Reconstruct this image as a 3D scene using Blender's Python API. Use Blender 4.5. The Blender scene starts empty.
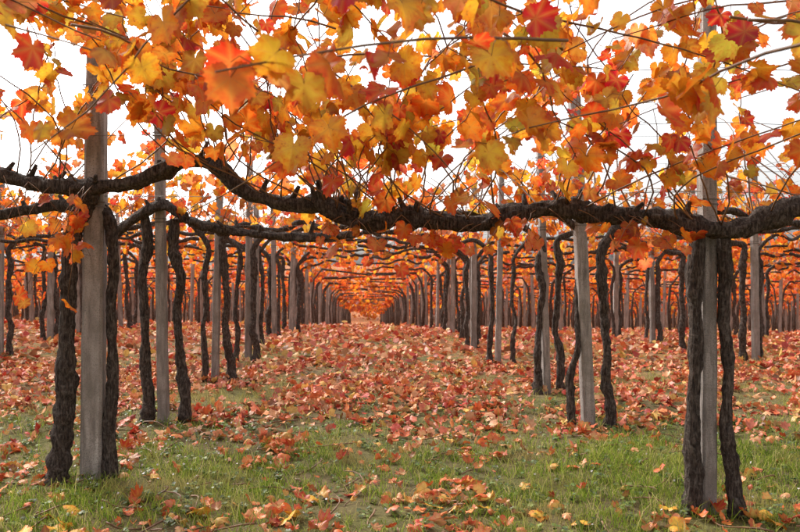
import bpy, math, random
import numpy as np
rng = np.random.default_rng(11)
random.seed(5)
scene = bpy.context.scene

# ------------------------------------------------------------------ helpers
def sstep(t):
    t = np.clip(t, 0, 1)
    return t*t*(3-2*t)

def pnoise(x, y, freq, seed):
    r = np.random.default_rng(seed)
    out = 0
    for i in range(7):
        a = r.uniform(0, 2*math.pi)
        f = freq*r.uniform(0.6, 1.7)
        out = out + np.sin((x*math.cos(a)+y*math.sin(a))*f*2*math.pi + r.uniform(0, 6.28) + 1.3*np.sin((x*math.sin(a)-y*math.cos(a))*f*3.1+r.uniform(0, 6)))
    return out/3.2

def terrain(x, y):
    x = np.asarray(x, float); y = np.asarray(y, float)
    s = 2.5*np.logaddexp(0, (y-17)/2.5)
    s2 = 4*np.logaddexp(0, (y-92)/4)
    z = -0.081*s + 0.095*s2
    z = z - 0.02*np.clip(x, -22, 22)*sstep((y-6)/12)
    z = z + 0.03*pnoise(x, y, 0.35, 3) + 0.012*pnoise(x, y, 1.3, 4)
    return z

def make_mesh(name, verts, faces, mat=None, smooth=True):
    me = bpy.data.meshes.new(name)
    me.from_pydata([tuple(v) for v in verts], [], faces)
    if smooth:
        me.polygons.foreach_set('use_smooth', [True]*len(me.polygons))
    if mat: me.materials.append(mat)
    me.update()
    return me

def link(name, me, loc=(0, 0, 0), rot=(0, 0, 0)):
    o = bpy.data.objects.new(name, me)
    o.location = loc; o.rotation_euler = rot
    scene.collection.objects.link(o)
    return o

def np_mesh(name, V, F, nper, mat, cols=None, luv=None, smooth=True):
    me = bpy.data.meshes.new(name)
    n = len(V); m = len(F)
    me.vertices.add(n)
    me.vertices.foreach_set('co', np.ascontiguousarray(V, dtype=np.float32).ravel())
    me.loops.add(m*nper)
    me.loops.foreach_set('vertex_index', np.ascontiguousarray(F, dtype=np.int32).ravel())
    me.polygons.add(m)
    me.polygons.foreach_set('loop_start', np.arange(0, m*nper, nper, dtype=np.int32))
    me.update(calc_edges=True)
    me.polygons.foreach_set('use_smooth', np.full(m, smooth))
    if cols is not None:
        a = me.attributes.new('lcol', 'FLOAT_COLOR', 'POINT')
        c = np.ones((n, 4), np.float32); c[:, :3] = cols
        a.data.foreach_set('color', c.ravel())
    if luv is not None:
        a = me.attributes.new('luv', 'FLOAT_VECTOR', 'POINT')
        c = np.zeros((n, 3), np.float32); c[:, :2] = luv
        a.data.foreach_set('vector', c.ravel())
    me.materials.append(mat)
    me.update()
    return me

class Nd:
    def __init__(s, name):
        s.mat = bpy.data.materials.new(name); s.mat.use_nodes = True
        s.t = s.mat.node_tree; s.n = s.t.nodes; s.n.clear()
        s.out = s.n.new('ShaderNodeOutputMaterial')
    def add(s, typ, **kw):
        nd = s.n.new(typ)
        for k, v in kw.items(): setattr(nd, k, v)
        return nd
    def l(s, a, b): s.t.links.new(a, b)
    def math(s, op, a, b=None):
        nd = s.add('ShaderNodeMath', operation=op)
        for i, v in enumerate((a, b)):
            if v is None: continue
            if isinstance(v, (int, float)): nd.inputs[i].default_value = v
            else: s.l(v, nd.inputs[i])
        return nd.outputs[0]
    def mix(s, f, a, b, bt='MIX'):
        nd = s.add('ShaderNodeMix', data_type='RGBA', blend_type=bt)
        if isinstance(f, (int, float)): nd.inputs[0].default_value = f
        else: s.l(f, nd.inputs[0])
        for i, v in ((6, a), (7, b)):
            if isinstance(v, tuple): nd.inputs[i].default_value = (*v, 1)
            else: s.l(v, nd.inputs[i])
        return nd.outputs[2]
    def noise(s, vec, scale, detail=4, rough=0.55):
        nd = s.add('ShaderNodeTexNoise'); nd.inputs['Scale'].default_value = scale
        nd.inputs['Detail'].default_value = detail; nd.inputs['Roughness'].default_value = rough
        if vec is not None: s.l(vec, nd.inputs['Vector'])
        return nd.outputs['Fac']
    def ramp(s, f, stops):
        nd = s.add('ShaderNodeValToRGB')
        el = nd.color_ramp.elements
        while len(el) < len(stops): el.new(0.5)
        for e, (p, c) in zip(el, stops):
            e.position = p; e.color = (*c, 1) if isinstance(c, tuple) else (c, c, c, 1)
        s.l(f, nd.inputs[0])
        return nd.outputs[0]

# ------------------------------------------------------------------ materials
def leaf_material(name, transl, veins=True, gloss=0.04):
    m = Nd(name)
    col = m.add('ShaderNodeAttribute', attribute_name='lcol').outputs['Color']
    uv = m.add('ShaderNodeAttribute', attribute_name='luv').outputs['Vector']
    pos = m.add('ShaderNodeNewGeometry').outputs['Position']
    if veins:
        sep = m.add('ShaderNodeSeparateXYZ'); m.l(uv, sep.inputs[0])
        ang = m.math('ARCTAN2', sep.outputs[0], sep.outputs[1])
        r = m.math('SQRT', m.math('ADD', m.math('MULTIPLY', sep.outputs[0], sep.outputs[0]), m.math('MULTIPLY', sep.outputs[1], sep.outputs[1])))
        pp = m.math('PINGPONG', ang, 0.46)
        dist = m.math('MULTIPLY', pp, r)
        vein = m.math('MAXIMUM', m.math('SUBTRACT', 1.0, m.math('MULTIPLY', dist, 32.0)), 0.0)
        green = m.math('MAXIMUM', m.math('SUBTRACT', 1.0, m.math('MULTIPLY', dist, 6.0)), 0.0)
        blot = m.noise(pos, 45, 2, 0.65)
        edge = m.math('MULTIPLY', m.math('SUBTRACT', m.math('ADD', r, m.math('MULTIPLY', blot, 1.8)), 1.2), 1.4)
        edge = m.math('MINIMUM', m.math('MAXIMUM', edge, 0.0), 0.85)
        c = m.mix(edge, col, m.mix(1.0, col, (0.92, 0.36, 0.35), 'MULTIPLY'))
        c = m.mix(m.math('MULTIPLY', green, 0.22), c, (0.72, 0.46, 0.05))
        c = m.mix(m.math('MULTIPLY', vein, 0.35), c, (0.55, 0.24, 0.06))
        dark = m.ramp(blot, [(0.65, 0.0), (0.74, 0.55)])
        c = m.mix(dark, c, (0.20, 0.06, 0.02))
    else:
        c = m.mix(m.ramp(m.noise(pos, 40, 2), [(0.4, 0.0), (0.7, 0.7)]), col, m.mix(1.0, col, (0.65, 0.4, 0.35), 'MULTIPLY'))
    p = m.add('ShaderNodeBsdfDiffuse'); m.l(c, p.inputs['Color'])
    tr = m.add('ShaderNodeBsdfTranslucent')
    m.l(c, tr.inputs['Color'])
    mx = m.add('ShaderNodeMixShader'); mx.inputs[0].default_value = transl
    m.l(p.outputs[0], mx.inputs[1]); m.l(tr.outputs[0], mx.inputs[2])
    g = m.add('ShaderNodeBsdfGlossy'); g.inputs['Roughness'].default_value = 0.42; g.inputs['Color'].default_value = (.9, .9, .9, 1)
    m2 = m.add('ShaderNodeMixShader'); m2.inputs[0].default_value = gloss
    m.l(mx.outputs[0], m2.inputs[1]); m.l(g.outputs[0], m2.inputs[2])
    m.l(m2.outputs[0], m.out.inputs[0])
    return m.mat

M_leaf = leaf_material('vine_leaf_mat', 0.66, True, 0.025)
M_gleaf = leaf_material('fallen_leaf_mat', 0.15, False)
M_gleaf_near = leaf_material('fallen_leaf_near_mat', 0.15, True)

def bark_material():
    m = Nd('vine_bark')
    tc = m.add('ShaderNodeTexCoord').outputs['Object']
    mp = m.add('ShaderNodeMapping'); m.l(tc, mp.inputs[0]); mp.inputs['Scale'].default_value = (1, 1, 0.2)
    n1 = m.noise(mp.outputs[0], 75, 6, 0.7)
    n2 = m.noise(tc, 11, 4)
    n3 = m.noise(tc, 28, 4, 0.65)
    c = m.ramp(n1, [(0.36, (0.02, 0.015, 0.013)), (0.5, (0.10, 0.075, 0.062)), (0.68, (0.30, 0.24, 0.20))])
    c = m.mix(m.math('MULTIPLY', n2, 0.5), c, (0.05, 0.04, 0.035))
    c = m.mix(m.ramp(n3, [(0.54, 0.0), (0.68, 0.55)]), c, (0.27, 0.23, 0.20))
    p = m.add('ShaderNodeBsdfPrincipled'); m.l(c, p.inputs['Base Color']); p.inputs['Roughness'].default_value = 0.9
    p.inputs['Specular IOR Level'].default_value = 0.15
    b = m.add('ShaderNodeBump'); b.inputs['Strength'].default_value = 0.9; b.inputs['Distance'].default_value = 0.05
    m.l(m.math('ADD', n1, m.math('MULTIPLY', n3, .6)), b.inputs['Height']); m.l(b.outputs[0], p.inputs['Normal'])
    m.l(p.outputs[0], m.out.inputs[0]); return m.mat
M_bark = bark_material()

def cane_material():
    m = Nd('vine_cane')
    tc = m.add('ShaderNodeTexCoord').outputs['Object']
    c = m.ramp(m.noise(tc, 14, 3), [(0.3, (0.10, 0.045, 0.02)), (0.7, (0.28, 0.14, 0.06))])
    p = m.add('ShaderNodeBsdfPrincipled'); m.l(c, p.inputs['Base Color']); p.inputs['Roughness'].default_value = 0.6
    m.l(p.outputs[0], m.out.inputs[0]); return m.mat
M_cane = cane_material()

def concrete_material():
    m = Nd('weathered_concrete')
    geo = m.add('ShaderNodeNewGeometry').outputs['Position']
    mp = m.add('ShaderNodeMapping'); m.l(geo, mp.inputs[0]); mp.inputs['Scale'].default_value = (1, 1, 0.15)
    n1 = m.noise(mp.outputs[0], 26, 5, 0.65)
    n2 = m.noise(geo, 120, 3, 0.7)
    n3 = m.noise(geo, 6, 5, 0.6)
    n4 = m.noise(geo, 0.9, 1)
    c = m.ramp(n1, [(0.32, (0.16, 0.135, 0.12)), (0.55, (0.42, 0.365, 0.33)), (0.8, (0.56, 0.50, 0.46))])
    c = m.mix(m.ramp(n3, [(0.46, 0.0), (0.66, 0.65)]), c, (0.19, 0.165, 0.13))
    c = m.mix(m.ramp(n2, [(0.35, 0.6), (0.5, 0.0)]), c, (0.10, 0.09, 0.08))
    c = m.mix(m.ramp(n4, [(0.4, 0.0), (0.6, 0.35)]), c, (0.24, 0.20, 0.18))
    p = m.add('ShaderNodeBsdfPrincipled'); m.l(c, p.inputs['Base Color']); p.inputs['Roughness'].default_value = 0.92
    b = m.add('ShaderNodeBump'); b.inputs['Strength'].default_value = 0.8; b.inputs['Distance'].default_value = 0.008
    m.l(n2, b.inputs['Height']); m.l(b.outputs[0], p.inputs['Normal'])
    m.l(p.outputs[0], m.out.inputs[0]); return m.mat
M_conc = concrete_material()

def wire_material():
    m = Nd('galvanised_wire')
    geo = m.add('ShaderNodeNewGeometry').outputs['Position']
    c = m.ramp(m.noise(geo, 8, 3), [(0.4, (0.10, 0.07, 0.05)), (0.7, (0.22, 0.21, 0.20))])
    p = m.add('ShaderNodeBsdfPrincipled'); m.l(c, p.inputs['Base Color']); p.inputs['Roughness'].default_value = 0.5
    p.inputs['Metallic'].default_value = 0.5
    m.l(p.outputs[0], m.out.inputs[0]); return m.mat
M_wire = wire_material()

def ground_material():
    m = Nd('vineyard_soil')
    geo = m.add('ShaderNodeNewGeometry').outputs['Position']
    sep = m.add('ShaderNodeSeparateXYZ'); m.l(geo, sep.inputs[0])
    n1 = m.noise(geo, 1.1, 5); n2 = m.noise(geo, 14, 6, 0.7); n3 = m.noise(geo, 60, 4, 0.7)
    soil = m.ramp(n2, [(0.3, (0.07, 0.05, 0.03)), (0.6, (0.22, 0.16, 0.09)), (0.8, (0.38, 0.29, 0.16))])
    grass = m.ramp(n3, [(0.3, (0.04, 0.05, 0.015)), (0.6, (0.16, 0.16, 0.05)), (0.8, (0.34, 0.29, 0.12))])
    c = m.mix(m.ramp(n1, [(0.38, 0.15), (0.6, 0.8)]), soil, grass)
    vo = m.add('ShaderNodeTexVoronoi'); vo.inputs['Scale'].default_value = 9; m.l(geo, vo.inputs['Vector'])
    vs = m.add('ShaderNodeSeparateColor'); m.l(vo.outputs['Color'], vs.inputs[0])
    lc = m.ramp(vs.outputs[0], [(0.0, (0.16, 0.05, 0.02)), (0.3, (0.42, 0.085, 0.035)), (0.6, (0.54, 0.15, 0.06)), (0.85, (0.56, 0.22, 0.08)), (1.0, (0.48, 0.30, 0.09))])
    far = m.add('ShaderNodeMapRange'); far.inputs[1].default_value = 8; far.inputs[2].default_value = 22
    m.l(sep.outputs[1], far.inputs[0])
    k = m.math('MULTIPLY', m.math('GREATER_THAN', m.math('ADD', vs.outputs[1], m.math('MULTIPLY', n1, 0.5)), 0.55), far.outputs[0])
    c = m.mix(k, c, lc)
    p = m.add('ShaderNodeBsdfPrincipled'); m.l(c, p.inputs['Base Color']); p.inputs['Roughness'].default_value = 1.0
    p.inputs['Specular IOR Level'].default_value = 0.1
    b = m.add('ShaderNodeBump'); b.inputs['Strength'].default_value = 0.9; b.inputs['Distance'].default_value = 0.03
    m.l(n2, b.inputs['Height']); m.l(b.outputs[0], p.inputs['Normal'])
    m.l(p.outputs[0], m.out.inputs[0]); return m.mat
M_ground = ground_material()

def grass_material():
    m = Nd('grass_blades')
    col = m.add('ShaderNodeAttribute', attribute_name='lcol').outputs['Color']
    p = m.add('ShaderNodeBsdfDiffuse'); m.l(col, p.inputs['Color'])
    tr = m.add('ShaderNodeBsdfTranslucent'); m.l(col, tr.inputs[0])
    mx = m.add('ShaderNodeMixShader'); mx.inputs[0].default_value = 0.35
    m.l(p.outputs[0], mx.inputs[1]); m.l(tr.outputs[0], mx.inputs[2]); m.l(mx.outputs[0], m.out.inputs[0])
    return m.mat
M_grass = grass_material()

# ------------------------------------------------------------------ ground
def build_ground():
    xs = np.concatenate([np.linspace(-600, -45, 14), np.linspace(-40, -12, 15), np.linspace(-11.7, 11.7, 118), np.linspace(12, 40, 15), np.linspace(45, 600, 14)])
    ys = np.concatenate([np.linspace(-300, -10, 8), np.linspace(-8, 1, 10), np.linspace(1.2, 22, 140), np.linspace(22.5, 100, 80), np.linspace(105, 330, 24), np.linspace(400, 1500, 8)])
    X, Y = np.meshgrid(xs, ys)
    Z = terrain(X, np.minimum(Y, 170))
    V = np.stack([X, Y, Z], -1).reshape(-1, 3)
    nx, ny = len(xs), len(ys)
    i = np.arange((ny-1)*(nx-1)); r = i//(nx-1); c = i % (nx-1); a = r*nx+c
    F = np.stack([a, a+1, a+nx+1, a+nx], -1)
    me = np_mesh('ground', V, F, 4, M_ground)
    link('ground', me)
build_ground()

# ------------------------------------------------------------------ tubes
def smooth_path(pts, per=6):
    P = np.array(pts, float); n = len(P)
    out = []
    for i in range(n-1):
        p0 = P[max(i-1, 0)]; p1 = P[i]; p2 = P[i+1]; p3 = P[min(i+2, n-1)]
        for t in np.linspace(0, 1, per, endpoint=False):
            out.append(0.5*((2*p1)+(-p0+p2)*t+(2*p0-5*p1+4*p2-p3)*t*t+(-p0+3*p1-3*p2+p3)*t**3))
    out.append(P[-1]); return np.array(out)

class Tubes:
    def __init__(s): s.V = []; s.F = []; s.mi = []; s.n = 0
    def tube(s, path, rad, seg=8, knob=0.0, mat=0, seed=0):
        path = np.asarray(path, float); n = len(path)
        rad = np.asarray(rad, float)*np.ones(n)
        T = np.gradient(path, axis=0); T /= np.linalg.norm(T, axis=1)[:, None]+1e-9
        up = np.array([0.0, 1.0, 0.0]) if abs(T[:, 1]).mean() < 0.8 else np.array([1.0, 0, 0])
        A = np.cross(T, up); A /= np.linalg.norm(A, axis=1)[:, None]+1e-9
        B = np.cross(T, A)
        r = np.random.default_rng(seed)
        th = np.linspace(0, 2*math.pi, seg, endpoint=False)
        s_len = np.concatenate([[0], np.cumsum(np.linalg.norm(np.diff(path, axis=0), axis=1))])
        R = np.ones((n, seg))
        if knob > 0:
            for k in range(7):
                f = r.uniform(5, 45); q = r.integers(0, 5); tw = r.uniform(-5, 5)
                R += knob*0.3*np.sin(f*s_len[:, None]*1.0 + q*(th[None, :]+tw*s_len[:, None]) + r.uniform(0, 6.28))
            for k in range(int(s_len[-1]*6)+1):
                c = r.uniform(0, s_len[-1]); ta = r.uniform(0, 6.28); w = r.uniform(0.015, 0.045)
                R += knob*r.uniform(0.8, 2.4)*np.exp(-((s_len[:, None]-c)/w)**2)*np.exp(2.5*(np.cos(th[None, :]-ta)-1))
            ridge = r.normal(0, knob*0.5, (1, seg))*np.ones((n, 1))
            R += ridge + r.normal(0, knob*0.3, R.shape)
        R = np.maximum(R, .4)*rad[:, None]
        V = path[:, None, :] + R[..., None]*(np.cos(th)[None, :, None]*A[:, None, :]+np.sin(th)[None, :, None]*B[:, None, :])
        b = s.n
        s.V.append(V.reshape(-1, 3))
        for i in range(n-1):
            for j in range(seg):
                j2 = (j+1) % seg
                s.F.append((b+i*seg+j, b+i*seg+j2, b+(i+1)*seg+j2, b+(i+1)*seg+j)); s.mi.append(mat)
        s.F.append(tuple(b+j for j in range(seg))[::-1]); s.mi.append(mat)
        s.F.append(tuple(b+(n-1)*seg+j for j in range(seg))); s.mi.append(mat)
        s.n += n*seg
    def mesh(s, name, mats):
        me = make_mesh(name, np.concatenate(s.V), s.F, None, True)
        for m in mats: me.materials.append(m)
        me.polygons.foreach_set('material_index', s.mi)
        me.update(); return me

# ------------------------------------------------------------------ leaves
def outline(kind):
    key = [(0, 1.0), (10, .92), (24, .74), (34, .82), (46, .93), (58, .88), (72, .68), (82, .72), (98, .80), (112, .76), (132, .66), (150, .58), (166, .44), (176, .12)]
    if kind == 2:
        th = np.array([k[0] for k in key]); rr = np.array([k[1] for k in key])
        t = np.concatenate([np.arange(0, 176, 6.0), [176]])
        r = np.interp(t, th, rr)
        r = r*(1+0.055*np.where(np.arange(len(t)) % 2 == 0, 1, -1)*(t < 165))
    elif kind == 1:
        t = np.array([0, 24, 47, 74, 100, 148, 176]); r = np.array([1, .74, .92, .68, .8, .58, .1])
    else:
        t = np.array([0, 50, 110, 165]); r = np.array([1, .9, .75, .4])
    T = np.concatenate([-t[::-1][:-1], t])
    R = np.concatenate([r[::-1][:-1], r])
    T = np.radians(T)
    return np.stack([np.sin(T)*R, np.cos(T)*R], -1)

def template(kind):
    o = outline(kind); n = len(o)
    if kind == 0:
        return o, np.array([(0, i, i+1) for i in range(1, n-1)])
    c = np.array([[0, 0.0]])
    if kind == 1:
        return np.concatenate([c, o]), np.array([(0, i, i+1) for i in range(1, n)])
    mid = o*0.55
    V = np.concatenate([c, mid, o]); F = [(0, i, i+1) for i in range(1, n)]
    for i in range(1, n):
        F.append((i, n+i, n+i+1)); F.append((i, n+i+1, i+1))
    return V, np.array(F)
TPL = {k: template(k) for k in (0, 1, 2)}

def build_leaves(pos, size, tip, nrm, cols, kind, curl, fold):
    V2, F = TPL[kind]; N = len(pos); nv = len(V2)
    tip = tip/np.linalg.norm(tip, axis=1)[:, None]
    nrm = nrm-(nrm*tip).sum(1)[:, None]*tip
    nrm /= np.linalg.norm(nrm, axis=1)[:, None]+1e-9
    xa = np.cross(tip, nrm)
    u = V2[:, 0][None, :]; v = V2[:, 1][None, :]
    r2 = u*u+v*v
    ph = rng.uniform(0, 6.28, (N, 1))
    wav = rng.uniform(.04, .18, (N, 1))*np.sin(5*np.arctan2(u, v)+ph)*r2
    w = -curl[:, None]*r2 + fold[:, None]*np.abs(u) + wav
    asp = rng.uniform(0.82, 1.12, (N, 1))
    sh = rng.uniform(-0.2, 0.2, (N, 1))
    uu = u*asp + sh*v
    P = pos[:, None, :] + size[:, None, None]*(uu[..., None]*xa[:, None, :]+v[..., None]*tip[:, None, :]+w[..., None]*nrm[:, None, :])
    Fa = F[None]+(np.arange(N)*nv)[:, None, None]
    C = np.repeat(cols[:, None, :], nv, 1)*(1-0.12*rng.random((N, nv, 1)))
    L = np.broadcast_to(V2[None], (N, nv, 2))
    return P.reshape(-1, 3), Fa.reshape(-1, 3), C.reshape(-1, 3), L.reshape(-1, 2)

def merge_leaves(name, parts, mat):
    V = []; F = []; C = []; L = []; n = 0
    for (v, f, c, l) in parts:
        V.append(v); F.append(f+n); C.append(c); L.append(l); n += len(v)
    me = np_mesh(name, np.concatenate(V), np.concatenate(F), 3, mat, np.concatenate(C), np.concatenate(L))
    return link(name, me)

PAL = np.array([
    (0.86, 0.26, 0.018), (0.78, 0.15, 0.018), (0.86, 0.36, 0.022), (0.86, 0.50, 0.035),
    (0.68, 0.065, 0.02), (0.62, 0.02, 0.035), (0.72, 0.48, 0.05), (0.44, 0.15, 0.03), (0.86, 0.28, 0.11), (0.52, 0.46, 0.05)])
def pick_cols(N, w):
    w = np.array(w, float)
    c = PAL[rng.choice(len(PAL), N, p=w/w.sum())]
    c2 = PAL[rng.choice(len(PAL), N, p=w/w.sum())]
    t = rng.random((N, 1))*0.3
    return np.clip((c*(1-t)+c2*t)*rng.uniform(0.7, 1.08, (N, 1)), 0, .95)

# ------------------------------------------------------------------ layout
SP = 3.87
def row_y(lane, k):
    if lane == 0:
        t = [5.35, 7.2, 9.65, 11.6]
        if k < 4: return t[k]
    elif lane == 1:
        t = [4.51, 6.98, 8.6, 11.3]
        if k < 4: return t[k]
    r = random.Random(lane*131+k*7)
    return 5.0+2.22*k+r.uniform(-0.4, 0.4) - 0.12*(lane-0.5)
def lane_x(lane, k=0):
    r = random.Random(lane*31+k*17+3)
    return -1.84+SP*lane + (r.uniform(-0.14, 0.14) if k > 2 else 0)
NROW = 41
def cordon_y(x, k):
    f = (x+1.84)/SP
    l0 = math.floor(f); t = f-l0
    return row_y(l0, k)*(1-t)+row_y(l0+1, k)*t

# ------------------------------------------------------------------ posts
def post_mesh(name, w, h, taper=0.9, seed=0):
    r = random.Random(seed)
    V = []; F = []
    lv = [-0.15, 0.0] + [0.15*i for i in range(1, int(h/0.15))] + [h-0.02, h]
    for i, z in enumerate(lv):
        s = w*0.5*(1-(1-taper)*max(z, 0)/h)
        if z == h: s *= 0.8
        c = s*0.74
        dx = r.uniform(-.0025, .0025); dy = r.uniform(-.0025, .0025)
        for (a, b) in [(c, s), (-c, s), (-s, c), (-s, -c), (-c, -s), (c, -s), (s, -c), (s, c)]:
            V.append((a+dx+r.uniform(-.0022, .0022), b+dy+r.uniform(-.0015, .0015), z))
    n = 8
    for i in range(len(lv)-1):
        for j in range(n):
            F.append((i*n+j, i*n+(j+1) % n, (i+1)*n+(j+1) % n, (i+1)*n+j))
    F.append(tuple((len(lv)-1)*n+j for j in range(n)))
    mats = [0]*len(F)
    for zt in (1.82, 2.6):
        s = w*0.5*1.02+0.004
        for ring in range(2):
            z0 = zt+ring*0.03
            b = len(V)
            for z in (z0, z0+0.008):
                for (a, bb) in [(s*.8, s), (-s*.8, s), (-s, s*.8), (-s, -s*.8), (-s*.8, -s), (s*.8, -s), (s, -s*.8), (s, s*.8)]:
                    V.append((a, bb, z))
            for j in range(8):
                F.append((b+j, b+(j+1) % 8, b+8+(j+1) % 8, b+8+j)); mats.append(1)
    me = make_mesh(name, V, F, None, False)
    me.materials.append(M_conc); me.materials.append(M_wire)
    me.polygons.foreach_set('material_index', mats)
    return me
post_variants = [post_mesh('concrete_post_mesh', w, h, 0.88, i) for i, (w, h) in enumerate([(0.11, 3.0), (0.082, 2.9), (0.09, 2.75), (0.10, 2.95)])]
PW1 = post_mesh('concrete_post_thick', 0.145, 3.1, 0.82, 9)
PW2 = post_mesh('concrete_post_thin', 0.092, 3.0, 0.95, 10)

# ------------------------------------------------------------------ vines
def trunk_path(x0, y0, x1, y1, ztop, seed, wob=0.035):
    r = random.Random(seed)
    pts = []
    n = 8
    for i in range(n):
        t = i/(n-1)
        w = wob if 0 < i < n-1 else 0
        pts.append((x0+(x1-x0)*t+r.uniform(-w, w), y0+(y1-y0)*t+r.uniform(-w, w), -0.05+(ztop+0.05)*t))
    return pts

def trunk_radii(n, r0, flare=1.6):
    t = np.linspace(0, 1, n)
    return r0*(1+(flare-1)*np.exp(-t*11)+0.14*np.sin(t*9)+.08*np.sin(t*23+1))

def generic_vine(seed):
    r = random.Random(seed); T = Tubes()
    for sgn in (-1, 1):
        ox = sgn*r.uniform(0.10, 0.22); oy = r.uniform(-0.12, 0.12)
        rr = r.uniform(0.026, 0.046)
        hz = r.uniform(1.6, 1.75)
        lo = trunk_path(ox, oy, ox*r.uniform(0.5, 1.2), oy*.5, hz, seed*3+sgn, 0.032)
        x1 = lo[-1][0]
        L = SP*0.5+0.12
        arm = []
        for i in range(1, 9):
            t = i/8
            x = x1+sgn*(L-abs(x1))*t
            arm.append((x, oy*.5*(1-t)+r.uniform(-.05, .05), 1.84+r.uniform(-.07, .07)-0.05*t+0.06*math.sin(t*3.1)))
        P = smooth_path(lo+arm, 9); n = len(P)
        rad = np.concatenate([trunk_radii(int(n*.47), rr), np.linspace(rr*0.95, rr*0.62, n-int(n*.47))])
        T.tube(P, rad, 11, 0.2, 0, seed*5+sgn)
    for i in range(16):
        x = r.uniform(-1.8, 1.8); d = r.choice((-1, 1))
        p0 = np.array([x, 0, 1.85]); L = r.uniform(0.7, 1.4)
        v = np.array([r.uniform(-.5, .5), d*r.uniform(.2, .9), r.uniform(.4, 1.0)]); v /= np.linalg.norm(v)
        pts = [p0+v*L*t+np.array([0.05*math.sin(t*5+i), 0, -0.25*t*t*L]) for t in np.linspace(0, 1, 6)]
        T.tube(pts, np.linspace(0.007, 0.003, 6), 4, 0, 1, i)
    return T.mesh('grapevine_mesh', [M_bark, M_cane])
vine_variants = [generic_vine(s) for s in range(1, 11)]

def front_vine(name, px, py, trunks, arms, seed):
    z0 = float(terrain(px, py)); T = Tubes()
    for i, (pts, r0) in enumerate(trunks):
        P = smooth_path([(a-px, b-py, c) for a, b, c in pts], 16)
        T.tube(P, trunk_radii(len(P), r0, 1.75), 22, 0.15, 0, seed+i)
    for i, (pts, r0, r1) in enumerate(arms):
        P = smooth_path([(a-px, b-py, c-z0) for a, b, c in pts], 14)
        T.tube(P, np.linspace(r0, r1, len(P))*(1+0.15*np.sin(np.arange(len(P))*0.23+seed)), 20, 0.18, 0, seed+20+i)
        r = random.Random(seed+i)
        for k in range(int(len(P)/9)):
            q = P[r.randrange(2, len(P)-2)]
            v = np.array([r.uniform(-.6, .6), r.uniform(-.7, .3), r.uniform(.3, 1.0)]); v /= np.linalg.norm(v)
            L = r.uniform(.06, .15)
            T.tube([q, q+v*L*.5, q+v*L+np.array([0, 0, .01])], [0.028, 0.018, 0.012], 8, 0.12, 0, k)
    me = T.mesh(name+'_mesh', [M_bark, M_cane])
    return link(name, me, (px, py, z0))

armL = [(-4.3, 5.8, 1.98), (-3.64, 5.67, 2.03), (-2.95, 5.5, 2.08), (-2.49, 5.42, 2.06), (-2.13, 5.33, 1.98), (-1.83, 5.23, 1.965), (-1.49, 5.2, 2.0), (-1.21, 5.16, 2.12), (-.97, 5.1, 2.10), (-.77, 5.04, 1.92), (-.48, 4.98, 1.84), (-.16, 4.93, 1.83), (0.0, 4.92, 1.80)]
armR = [(-.30, 4.88, 1.90), (-.22, 4.86, 1.80), (-.08, 4.83, 1.74), (.10, 4.8, 1.72), (.25, 4.78, 1.76), (.40, 4.74, 1.73), (.70, 4.69, 1.70), (.93, 4.64, 1.76), (1.17, 4.6, 1.79), (1.40, 4.56, 1.75), (1.69, 4.5, 1.73), (1.97, 4.40, 1.66), (2.2, 4.42, 1.67), (2.54, 4.42, 1.80), (3.09, 4.37, 1.88), (3.7, 4.33, 1.9), (4.6, 4.3, 1.85)]
armL2 = [(-2.6, 7.2, 1.6), (-2.33, 7.15, 1.67), (-2.1, 7.1, 1.84), (-1.82, 7.08, 1.98), (-1.6, 7.1, 1.85), (-1.37, 7.12, 1.78), (-.96, 7.1, 1.72), (-.5, 7.08, 1.69), (-.1, 7.05, 1.72)]
armL0 = [(-1.86, 5.42, 1.7), (-2.1, 5.5, 1.86), (-2.6, 5.6, 1.8), (-3.2, 5.7, 1.85), (-3.9, 5.8, 1.8)]

front_vine('grapevine', -1.84, 5.35,
    [([(-2.06, 5.28, -.06), (-2.03, 5.29, .2), (-2.0, 5.3, .6), (-1.99, 5.29, 1.0), (-1.98, 5.3, 1.3), (-1.96, 5.3, 1.6), (-1.86, 5.28, 1.85), (-1.78, 5.24, 1.99)], .054),
     ([(-1.71, 5.33, -.06), (-1.72, 5.32, .3), (-1.70, 5.34, .7), (-1.71, 5.33, 1.1), (-1.69, 5.33, 1.45), (-1.73, 5.34, 1.75), (-1.84, 5.4, 1.86)], .036)],
    [(armL, .052, .046), (armL0, .042, .03)], 100)
front_vine('grapevine', 2.03, 4.51,
    [([(1.90, 4.47, -.06), (1.93, 4.48, .2), (1.925, 4.48, .6), (1.94, 4.47, 1.0), (1.93, 4.47, 1.35), (1.95, 4.45, 1.68)], .039),
     ([(2.19, 4.45, -.06), (2.16, 4.46, .2), (2.12, 4.47, .5), (2.13, 4.46, .85), (2.10, 4.47, 1.2), (2.11, 4.46, 1.45), (2.08, 4.43, 1.67)], .035)],
    [(armR, .052, .052)], 200)
front_vine('grapevine', -1.84, 7.2,
    [(trunk_path(-1.98, 7.17, -2.0, 7.15, 1.9, 61, .035), .040), (trunk_path(-1.66, 7.2, -1.72, 7.15, 1.85, 62, .035), .042)],
    [(armL2, .046, .036)], 300)

rp = random.Random(77)
def place_post(me, x, y, lean=0.012):
    rr = (rp.uniform(-lean, lean), rp.uniform(-lean, lean), rp.uniform(-.35, .35))
    link('concrete_post', me, (x, y, float(terrain(x, y))), rr)
link('concrete_post', PW1, (-1.84, 5.35, float(terrain(-1.84, 5.35))), (0, 0.012, 0.05))
link('concrete_post', PW2, (2.03, 4.53, float(terrain(2.03, 4.53))), (0, 0.0, 0.1))

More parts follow.
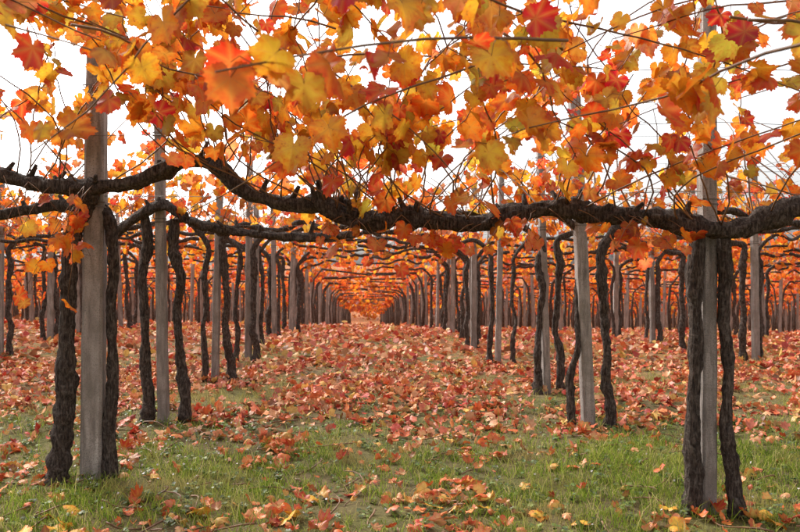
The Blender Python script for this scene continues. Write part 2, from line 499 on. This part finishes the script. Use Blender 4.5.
D = Tubes()
DP = Tubes()
for k in range(NROW):
    half = int(math.ceil((row_y(0, k)*0.56+3)/SP))+1
    for lane in range(-half, half+2):
        if k == 0 and lane in (0, 1): continue
        x = lane_x(lane, k); y = row_y(lane, k); z = float(terrain(x, y))
        if k <= 8 and -4 <= lane <= 5:
            lean = 0.035
            if (lane, k) == (1, 1):
                link('concrete_post', post_variants[0], (x, y, z), (0.0, -0.045, 0.1))
            elif (lane, k) == (1, 2):
                link('concrete_post', post_variants[1], (x, y, z), (0.0, -0.03, 0.2))
            else:
                place_post(post_variants[rp.randrange(4)], x, y, lean)
            if (lane, k) != (0, 1):
                o = link('grapevine', vine_variants[rp.randrange(10)], (x, y, z), (0, 0, 0))
                if rp.random() < .5: o.rotation_euler[2] = math.pi
                dy = row_y(lane+1, k)-row_y(lane-1, k)
                o.rotation_euler[2] += math.atan2(dy, 2*SP)*0.7
                o.scale = (1, 1, rp.uniform(.97, 1.03))
        else:
            h = rp.uniform(2.4, 2.8)
            lx = rp.uniform(-.1, .1)
            DP.tube([(x, y, z-.1), (x+lx, y, z+h)], rp.uniform(.045, .065), 4, 0, 0)
            for sg in (-1, 1):
                ox = sg*rp.uniform(.12, .28); q = rp.uniform(.7, 1.35)
                D.tube([(x+ox, y, z-.1), (x+ox*.8+rp.uniform(-.08, .08), y, z+.8), (x+ox, y, z+1.5), (x+ox*2.2, y, z+rp.uniform(1.72, 1.9)), (x+sg*SP*.5, y+rp.uniform(-.15, .15), float(terrain(x+sg*SP*.5, y))+1.82+rp.uniform(-.08, .08))],
                       [.05*q, .04*q, .036*q, .034, .025], 5, 0.2, 0, rp.randrange(9999))
link('distant_grapevine_rows', D.mesh('distant_grapevine_rows', [M_bark]))
me = DP.mesh('distant_concrete_posts', [M_conc]); me.polygons.foreach_set('use_smooth', [False]*len(me.polygons))
link('distant_concrete_posts', me)

W = Tubes()
for k in range(0, 16):
    for (zz, dy) in ((1.9, .05), (2.3, 0), (2.62, 0)):
        pts = []
        for lane in range(-5, 7):
            x = lane_x(lane, k); y = row_y(lane, k)
            pts.append((x, y-.06+dy, float(terrain(x, y))+zz))
            xm = x+SP/2; ym = (y+row_y(lane+1, k))/2
            pts.append((xm, ym-.06+dy, float(terrain(xm, ym))+zz-.03))
        W.tube(pts, 0.0018, 4)
for lane in range(-4, 6):
    for off in (-1.2, -0.6, 0.05, .65, 1.3):
        pts = []
        for k in range(0, 18):
            x = lane_x(lane)+off; y = row_y(lane, k)
            pts.append((x, y, float(terrain(x, y))+2.3+(0.32 if off in (0.05,) else 0)))
        W.tube(pts, 0.0017, 4)
link('trellis_wires', W.mesh('trellis_wires', [M_wire]))

# ------------------------------------------------------------------ foliage
allpos = []; alln = []; alltip = []; allsz = []; allc = []
def add_leaves(pos, size, w, face=0.5, dim=1.0):
    N = len(pos)
    tip = rng.normal(0, .55, (N, 3))+np.array([0, 0, -.75])
    nrm = rng.normal(0, .7, (N, 3))+np.array([0, -face, .45])
    allpos.append(pos); allsz.append(size); alltip.append(tip); alln.append(nrm); allc.append(pick_cols(N, w)*dim)  # dim below one darkens leaf colour as painted shade for far foliage

W_front = [8, 5, 8, 8, 3.5, 3.0, 5, 1.8, 1.5, 4]
W_mid = [8, 8, 6, 3.5, 6, 3, 2, 1.5, 2, 1]
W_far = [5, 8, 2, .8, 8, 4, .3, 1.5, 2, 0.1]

C = Tubes()
def shoot(p0, v, L, sag, leaf_step, sz, w, thick=0.0055, petiole=True, seed=0, bare=0.0):
    r = np.random.default_rng(seed)
    v = np.array(v, float); v /= np.linalg.norm(v)
    side = np.cross(v, [0, 0, 1]); side /= np.linalg.norm(side)+1e-9
    n = max(6, int(L/0.09)); t = np.linspace(0, 1, n)
    a1, a2, ph = r.uniform(-.10, .10), r.uniform(-.05, .05), r.uniform(0, 6)
    P = np.array(p0)+v*L*t[:, None]+side*(a1*np.sin(t*4+ph)-a1*math.sin(ph)+a2*np.sin(t*9)*L)[:, None]*L
    P[:, 2] -= sag*(t**2)*L
    P += (np.arange(n) % 2)[:, None]*side*0.008
    C.tube(P, np.linspace(thick, thick*.45, n), 5, 0)
    pos = []
    for i in range(2, n):
        if t[i]*L < bare and r.random() < .85: continue
        m = r.poisson(0.09/leaf_step)
        for q in range(m):
            d = r.normal(0, 1, 3); d[2] = d[2]*.5-.2; d /= np.linalg.norm(d)
            pl = r.uniform(.04, .10)
            e = P[i]+d*pl+np.array([0, 0, -.015])
            if petiole:
                C.tube([P[i], P[i]+d*pl*.6+np.array([0, 0, .008]), e], [.0018, .0014, .0012], 3, 0)
            pos.append(e)
    if pos:
        pos = np.array(pos)
        add_leaves(pos, r.uniform(sz*.6, sz*1.25, len(pos)), w)
    return P

PL = smooth_path(armL, 6); PR = smooth_path(armR, 6)
front_line = np.concatenate([PL[:-6], PR[4:]])
for i in range(84):
    p = front_line[rng.integers(0, len(front_line))]
    up = rng.uniform(.45, 1.0)
    v = (rng.normal(0, .42), -rng.uniform(.15, 1.0), up)
    L = rng.uniform(1.1, 2.7)
    shoot(p, v, L, rng.uniform(.03, .22), 0.098, .084, W_front, seed=1000+i, bare=.55)
for i in range(36):
    p = front_line[rng.integers(0, len(front_line))]
    v = (rng.normal(0, .5), rng.uniform(.1, .9), rng.uniform(.5, 1))
    shoot(p, v, rng.uniform(.8, 1.5), .15, 0.11, .074, W_front, petiole=False, seed=2000+i, bare=.35)
for i in range(80):
    x = rng.uniform(-3.0, 3.0); y = rng.uniform(1.9, 3.9)
    zlo = 2.04+.22*(y-2.0)
    shoot((x, y, rng.uniform(zlo, zlo+.6)), (rng.choice((-1, 1))*rng.uniform(.3, 1), rng.normal(0, .5), rng.normal(0.05, .2)), rng.uniform(.7, 1.6), .12, .09, .08, W_front, seed=3000+i)
for i in range(22):
    x = rng.uniform(-.2, 1.75)
    j = np.argmin(abs(PR[:, 0]-x)); p = PR[j]+np.array([0, -.05, 0])
    v = (rng.normal(0, .5), -rng.uniform(.1, .6), rng.uniform(-.6, -.1))
    shoot(p, v, rng.uniform(.12, .26), .4, .085, .064, [4, 4, 1, .5, 4, 1, .5, 2, 9, 0], thick=.003, seed=4000+i, bare=.08)
for i in range(11):
    p = PL[rng.integers(len(PL)//4, len(PL)//2)]+np.array([0, -.06, 0])
    shoot(p, (rng.normal(0, .4), -.4, -.5), rng.uniform(.2, .6), .6, .08, .068, [8, 4, 2, 1, 2, .5, 0, 1, 3, 0], thick=.003, seed=5000+i)
for k in range(1, 4):
    for i in range(80):
        x = rng.uniform(-3.5-1.3*k, 3.5+1.4*k); y = cordon_y(x, k)
        p = (x, y, float(terrain(x, y))+1.85)
        v = (rng.normal(0, .45), rng.choice((-1, 1))*rng.uniform(.1, 1), rng.uniform(.35, 1))
        shoot(p, v, rng.uniform(.8, 1.6), rng.uniform(.1, .3), 0.1, .074, W_mid, thick=.005, petiole=False, seed=6000+k*200+i, bare=.2)
link('grapevine_canes', C.mesh('grapevine_canes', [M_cane]))

def canopy_row(k, x0, x1, nsh, nl, sz, w, skip=None, drop=0.0, dim=1.0):
    xs = rng.uniform(x0, x1, nsh)
    if skip is not None: xs = xs[(xs < skip[0]) | (xs > skip[1])]
    n = len(xs)
    ys = np.array([cordon_y(x, k) for x in xs])
    v = np.stack([rng.normal(0, .45, n), rng.choice((-1, 1), n)*rng.uniform(.1, 1, n), rng.uniform(.2-drop, 1, n)], -1)
    v /= np.linalg.norm(v, axis=1)[:, None]
    L = rng.uniform(.7, 1.3, n)
    t = rng.random((n, nl))**.8
    P = np.stack([xs, ys, terrain(xs, ys)+1.85-drop*.5], -1)[:, None, :]+v[:, None, :]*(L[:, None]*t)[..., None]
    P[..., 2] -= .2*t*t*L[:, None]
    P = P+rng.normal(0, .06, P.shape)
    P = P.reshape(-1, 3)
    add_leaves(P, rng.uniform(sz*.65, sz*1.25, len(P)), w, .5, dim)
for k in range(0, NROW):
    y = row_y(0, k); hw = y*0.57+3
    if k < 4:
        s = 3.5+1.35*k
        if hw > s: canopy_row(k, -hw, hw, int(hw*2*7.5), 11, .08, W_mid, (-s, s))
    elif k < 10:
        canopy_row(k, -hw, hw, int(hw*2*6), 11, .083, W_mid, None, .05)
    elif k < 20:
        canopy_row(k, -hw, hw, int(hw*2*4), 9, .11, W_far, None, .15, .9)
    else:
        canopy_row(k, -hw, hw, int(hw*2*3), 8, .16, W_far, None, .35, .75)  # far rows: missing canopy shade put into the leaf colour
n = 9000
x = rng.uniform(-60, 60, n); y = rng.uniform(97, 106, n)
add_leaves(np.stack([x, y, terrain(x, y)+rng.random(n)**.8*2.9], -1), rng.uniform(.16, .34, n), W_far, .5, .5)  # leaves closing the aisle end, shade multiplied into their colour

pos = np.concatenate(allpos); sz = np.concatenate(allsz); tip = np.concatenate(alltip); nr = np.concatenate(alln); cl = np.concatenate(allc)
d = np.linalg.norm(pos-np.array([0, 0, 1.47]), axis=1)
keep = (d > 1.5) & (pos[:, 1] > 1.3)
pos, sz, tip, nr, cl, d = [a[keep] for a in (pos, sz, tip, nr, cl, d)]
parts = []
for kind, lo, hi in ((2, 0, 6.0), (1, 6.0, 15), (0, 15, 1e9)):
    m = (d >= lo) & (d < hi); N = m.sum()
    parts.append(build_leaves(pos[m], sz[m], tip[m], nr[m], cl[m], kind, rng.normal(.15, .2, N), rng.normal(.05, .25, N)))
print('canopy leaves', len(pos))
merge_leaves('grapevine_foliage', parts, M_leaf)

# ------------------------------------------------------------------ fallen leaves
def grassiness(x, y):
    g = .6*pnoise(x, y, .25, 21)+.55*pnoise(x, y, .8, 22)
    g = g + .7*(1-sstep((y-4.2)/4.0)) - .45*sstep((y-7)/4) + .45*np.exp(-((y-5.7)/.5)**2)*sstep((x+.5)/1.2)
    return g
def fallen(N, x0, x1, y0, y1, kind, size, bias):
    x = rng.uniform(x0, x1, N); y = rng.uniform(y0, y1, N)
    g = grassiness(x, y)
    pr = np.clip(.56-.55*g+bias+.5*pnoise(x, y, .9, 33)+.25*pnoise(x, y, 2.6, 34), .05, 1)
    m = rng.random(N) < pr
    m &= np.abs(x) < y*.62+1.5
    x = x[m]; y = y[m]; n = len(x)
    z = terrain(x, y)+.014+rng.gamma(1.4, .014, n)
    tipv = rng.normal(0, 1, (n, 3)); tipv[:, 2] *= .4
    nv = rng.normal(0, .55, (n, 3)); nv[:, 2] = 1
    fl = rng.random(n) < .4; nv[fl] *= -1
    GP = np.array([(.78, .19, .07), (.84, .32, .12), (.60, .07, .04), (.86, .47, .24), (.45, .06, .04), (.82, .52, .14), (.34, .15, .07), (.76, .23, .13), (.58, .30, .14)])
    c = GP[rng.choice(9, n, p=np.array([5, 5.5, 2.6, 4.2, 1.4, 3, 2, 4.2, 2.1])/30.)]*rng.uniform(.68, 1.1, (n, 1))
    return build_leaves(np.stack([x, y, z], -1), rng.uniform(size*.45, size*1.25, n), tipv, nv, c, kind, rng.normal(.5, .45, n), rng.normal(.3, .5, n))
merge_leaves('fallen_leaves', [fallen(6800, -4.8, 4.8, 2.6, 6.5, 2, .052, .05)], M_gleaf_near)
parts = [fallen(23000, -9, 9, 6.5, 11.5, 1, .057, .0),
         fallen(30000, -16, 16, 11.5, 24, 0, .075, .02),
         fallen(10000, -30, 30, 24, 50, 0, .12, .3)]
merge_leaves('fallen_leaves', parts, M_gleaf)
n = 36
x = rng.uniform(-2.4, 2.4, n); y = rng.uniform(3.3, 4.8, n)
nv = rng.normal(0, .35, (n, 3)); nv[:, 2] = 1
tv = rng.normal(0, 1, (n, 3)); tv[:, 2] *= .2
yc = np.array([(.86, .50, .06)])*rng.uniform(.8, 1.05, (n, 1))
merge_leaves('fallen_yellow_leaves', [build_leaves(np.stack([x, y, terrain(x, y)+.035], -1), rng.uniform(.055, .085, n), tv, nv, yc, 2, rng.normal(.3, .25, n), rng.normal(.2, .3, n))], M_gleaf_near)

# ------------------------------------------------------------------ grass
def grass(N, x0, x1, y0, y1, hmin, hmax, wd):
    x = rng.uniform(x0, x1, N); y = rng.uniform(y0, y1, N)
    tuft = pnoise(x, y, 5.5, 45)
    g = grassiness(x, y)+.8*pnoise(x, y, 1.9, 44)+.5*tuft
    m = rng.random(N) < np.clip(.06+.6*g, .03, 1)
    m &= np.abs(x) < y*.58+.8
    x = x[m]; y = y[m]; g = g[m]; tuft = tuft[m]; n = len(x)
    h = rng.gamma(3, (hmin+hmax)/6, n)*(.75+.5*np.clip(g, -1, 1.3)+.45*np.clip(tuft, 0, 1))
    a = rng.uniform(0, 6.28, n); wx = np.cos(a)*wd; wy = np.sin(a)*wd
    la = rng.uniform(0, 6.28, n); ln = rng.uniform(.2, 1.3, n)*h
    z = terrain(x, y)-.004
    B = np.stack([x, y, z], -1); Wv = np.stack([wx, wy, 0*wx], -1)
    M = B+np.stack([np.cos(la)*ln*.35, np.sin(la)*ln*.35, h*.6], -1)
    Tt = B+np.stack([np.cos(la)*ln, np.sin(la)*ln, h*rng.uniform(.6, 1, n)], -1)
    V = np.stack([B-Wv, B+Wv, M+Wv*.7, M-Wv*.7, Tt], 1).reshape(-1, 3)
    o = (np.arange(n)*5)[:, None, None]
    F = (np.array([[0, 1, 2], [0, 2, 3], [3, 2, 4]])[None]+o).reshape(-1, 3)
    GC = np.array([(.17, .26, .03), (.27, .36, .05), (.09, .16, .025), (.40, .42, .08), (.54, .46, .20)])
    c = GC[rng.choice(5, n, p=[.25, .28, .13, .19, .15])]*rng.uniform(.75, 1.25, (n, 1))
    pv = pnoise(x, y, .9, 47)
    dryv = np.clip(sstep((y-6.5)/3)*.75+np.clip(pv-.1, 0, 1)*.9, 0, .9)[:, None]
    c = c*(1-dryv)+np.array([.46, .38, .15])*dryv*rng.uniform(.7, 1.1, (n, 1))
    return V, F, np.repeat(c, 5, 0)
parts = [grass(130000, -4, 4, 2.7, 6.2, .025, .055, .0024), grass(85000, -6, 6, 6.2, 10, .03, .06, .003), grass(45000, -9, 9, 10, 16, .03, .08, .005)]
V = []; F = []; Cc = []; n0 = 0
for v, f, c in parts:
    V.append(v); F.append(f+n0); Cc.append(c); n0 += len(v)
link('grass', np_mesh('grass', np.concatenate(V), np.concatenate(F), 3, M_grass, np.concatenate(Cc), None, False))

n = 1500
cx = rng.uniform(-3.6, 3.6, n); cy = rng.uniform(2.9, 8, n)
k = 6
a = rng.uniform(0, 6.28, (n, k)); rad = rng.uniform(.008, .03, (n, k))
x = (cx[:, None]+np.cos(a)*rad).ravel(); y = (cy[:, None]+np.sin(a)*rad).ravel()
tv = np.stack([np.cos(a), np.sin(a), np.full_like(a, .3)], -1).reshape(-1, 3); nv = rng.normal(0, .3, (n*k, 3)); nv[:, 2] = 1
wc = np.array([(.14, .22, .05), (.22, .28, .06), (.11, .15, .06)])[rng.choice(3, n*k)]*rng.uniform(.8, 1.2, (n*k, 1))
merge_leaves('weeds', [build_leaves(np.stack([x, y, terrain(x, y)+rng.uniform(.008, .04, n*k)], -1), rng.uniform(.010, .028, n*k), tv, nv, wc, 1, rng.normal(.2, .2, n*k), rng.normal(.1, .2, n*k))], M_gleaf)
n = 320
cx = np.concatenate([rng.normal(-1.6, .5, n//2), rng.uniform(-3, 3, n-n//2)]); cy = np.concatenate([rng.normal(6.0, .7, n//2), rng.uniform(3.2, 8, n-n//2)])
tv = rng.normal(0, 1, (n, 3)); nv = rng.normal(0, .5, (n, 3)); nv[:, 2] = 1; nv[:, 1] -= .6
merge_leaves('white_wildflowers', [build_leaves(np.stack([cx, cy, terrain(cx, cy)+rng.uniform(.03, .08, n)], -1), rng.uniform(.006, .012, n), tv, nv, np.full((n, 3), .8), 1, np.zeros(n), np.zeros(n))], M_gleaf)

T = Tubes(); r = random.Random(3)
for i in range(130):
    x = r.uniform(-3, 3); y = r.uniform(3.2, 8); a = r.uniform(0, 6.28); L = r.uniform(.1, .45)
    z = float(terrain(x, y))+.03
    pts = [(x+math.cos(a)*L*t+.03*math.sin(t*5+i), y+math.sin(a)*L*t, z+.02*math.sin(t*4+i)) for t in np.linspace(0, 1, 6)]
    T.tube(pts, np.linspace(.006, .003, 6), 5, .1, 0, i)
link('fallen_twigs', T.mesh('fallen_twigs', [M_cane]))

# ------------------------------------------------------------------ light
SUN_EL, SUN_AZ = math.radians(38), math.radians(-40)
w = bpy.data.worlds.new('World'); scene.world = w; w.use_nodes = True
nt = w.node_tree; nt.nodes.clear()
sky = nt.nodes.new('ShaderNodeTexSky'); sky.sky_type = 'NISHITA'; sky.sun_disc = False
sky.sun_elevation = SUN_EL; sky.sun_rotation = SUN_AZ
sky.dust_density = 5; sky.air_density = 1.0
hs = nt.nodes.new('ShaderNodeHueSaturation'); hs.inputs['Saturation'].default_value = 0.15
bg = nt.nodes.new('ShaderNodeBackground'); bg.inputs['Strength'].default_value = 0.33
out = nt.nodes.new('ShaderNodeOutputWorld')
nt.links.new(sky.outputs[0], hs.inputs['Color']); nt.links.new(hs.outputs[0], bg.inputs[0]); nt.links.new(bg.outputs[0], out.inputs[0])
sl = bpy.data.lights.new('sun', 'SUN'); sl.energy = 2.8; sl.angle = math.radians(14); sl.color = (1, .92, .82)
so = bpy.data.objects.new('sun', sl); scene.collection.objects.link(so)
from mathutils import Vector
dirv = Vector((math.sin(SUN_AZ)*math.cos(SUN_EL), math.cos(SUN_AZ)*math.cos(SUN_EL), math.sin(SUN_EL)))
so.rotation_euler = dirv.to_track_quat('Z', 'Y').to_euler(); so.location = (0, 0, 20)

cam = bpy.data.cameras.new('camera'); cam.lens = 35; cam.sensor_width = 36; cam.clip_end = 4000; cam.clip_start = .05
cam.dof.use_dof = True; cam.dof.focus_distance = 5.2; cam.dof.aperture_fstop = 4.5
co = bpy.data.objects.new('camera', cam); scene.collection.objects.link(co)
co.location = (0, 0, 1.47); co.rotation_euler = (math.radians(90-0.3), 0, math.radians(-2.6))
scene.camera = co
scene.view_settings.view_transform = 'Standard'; scene.view_settings.look = 'None'; scene.view_settings.exposure = 0
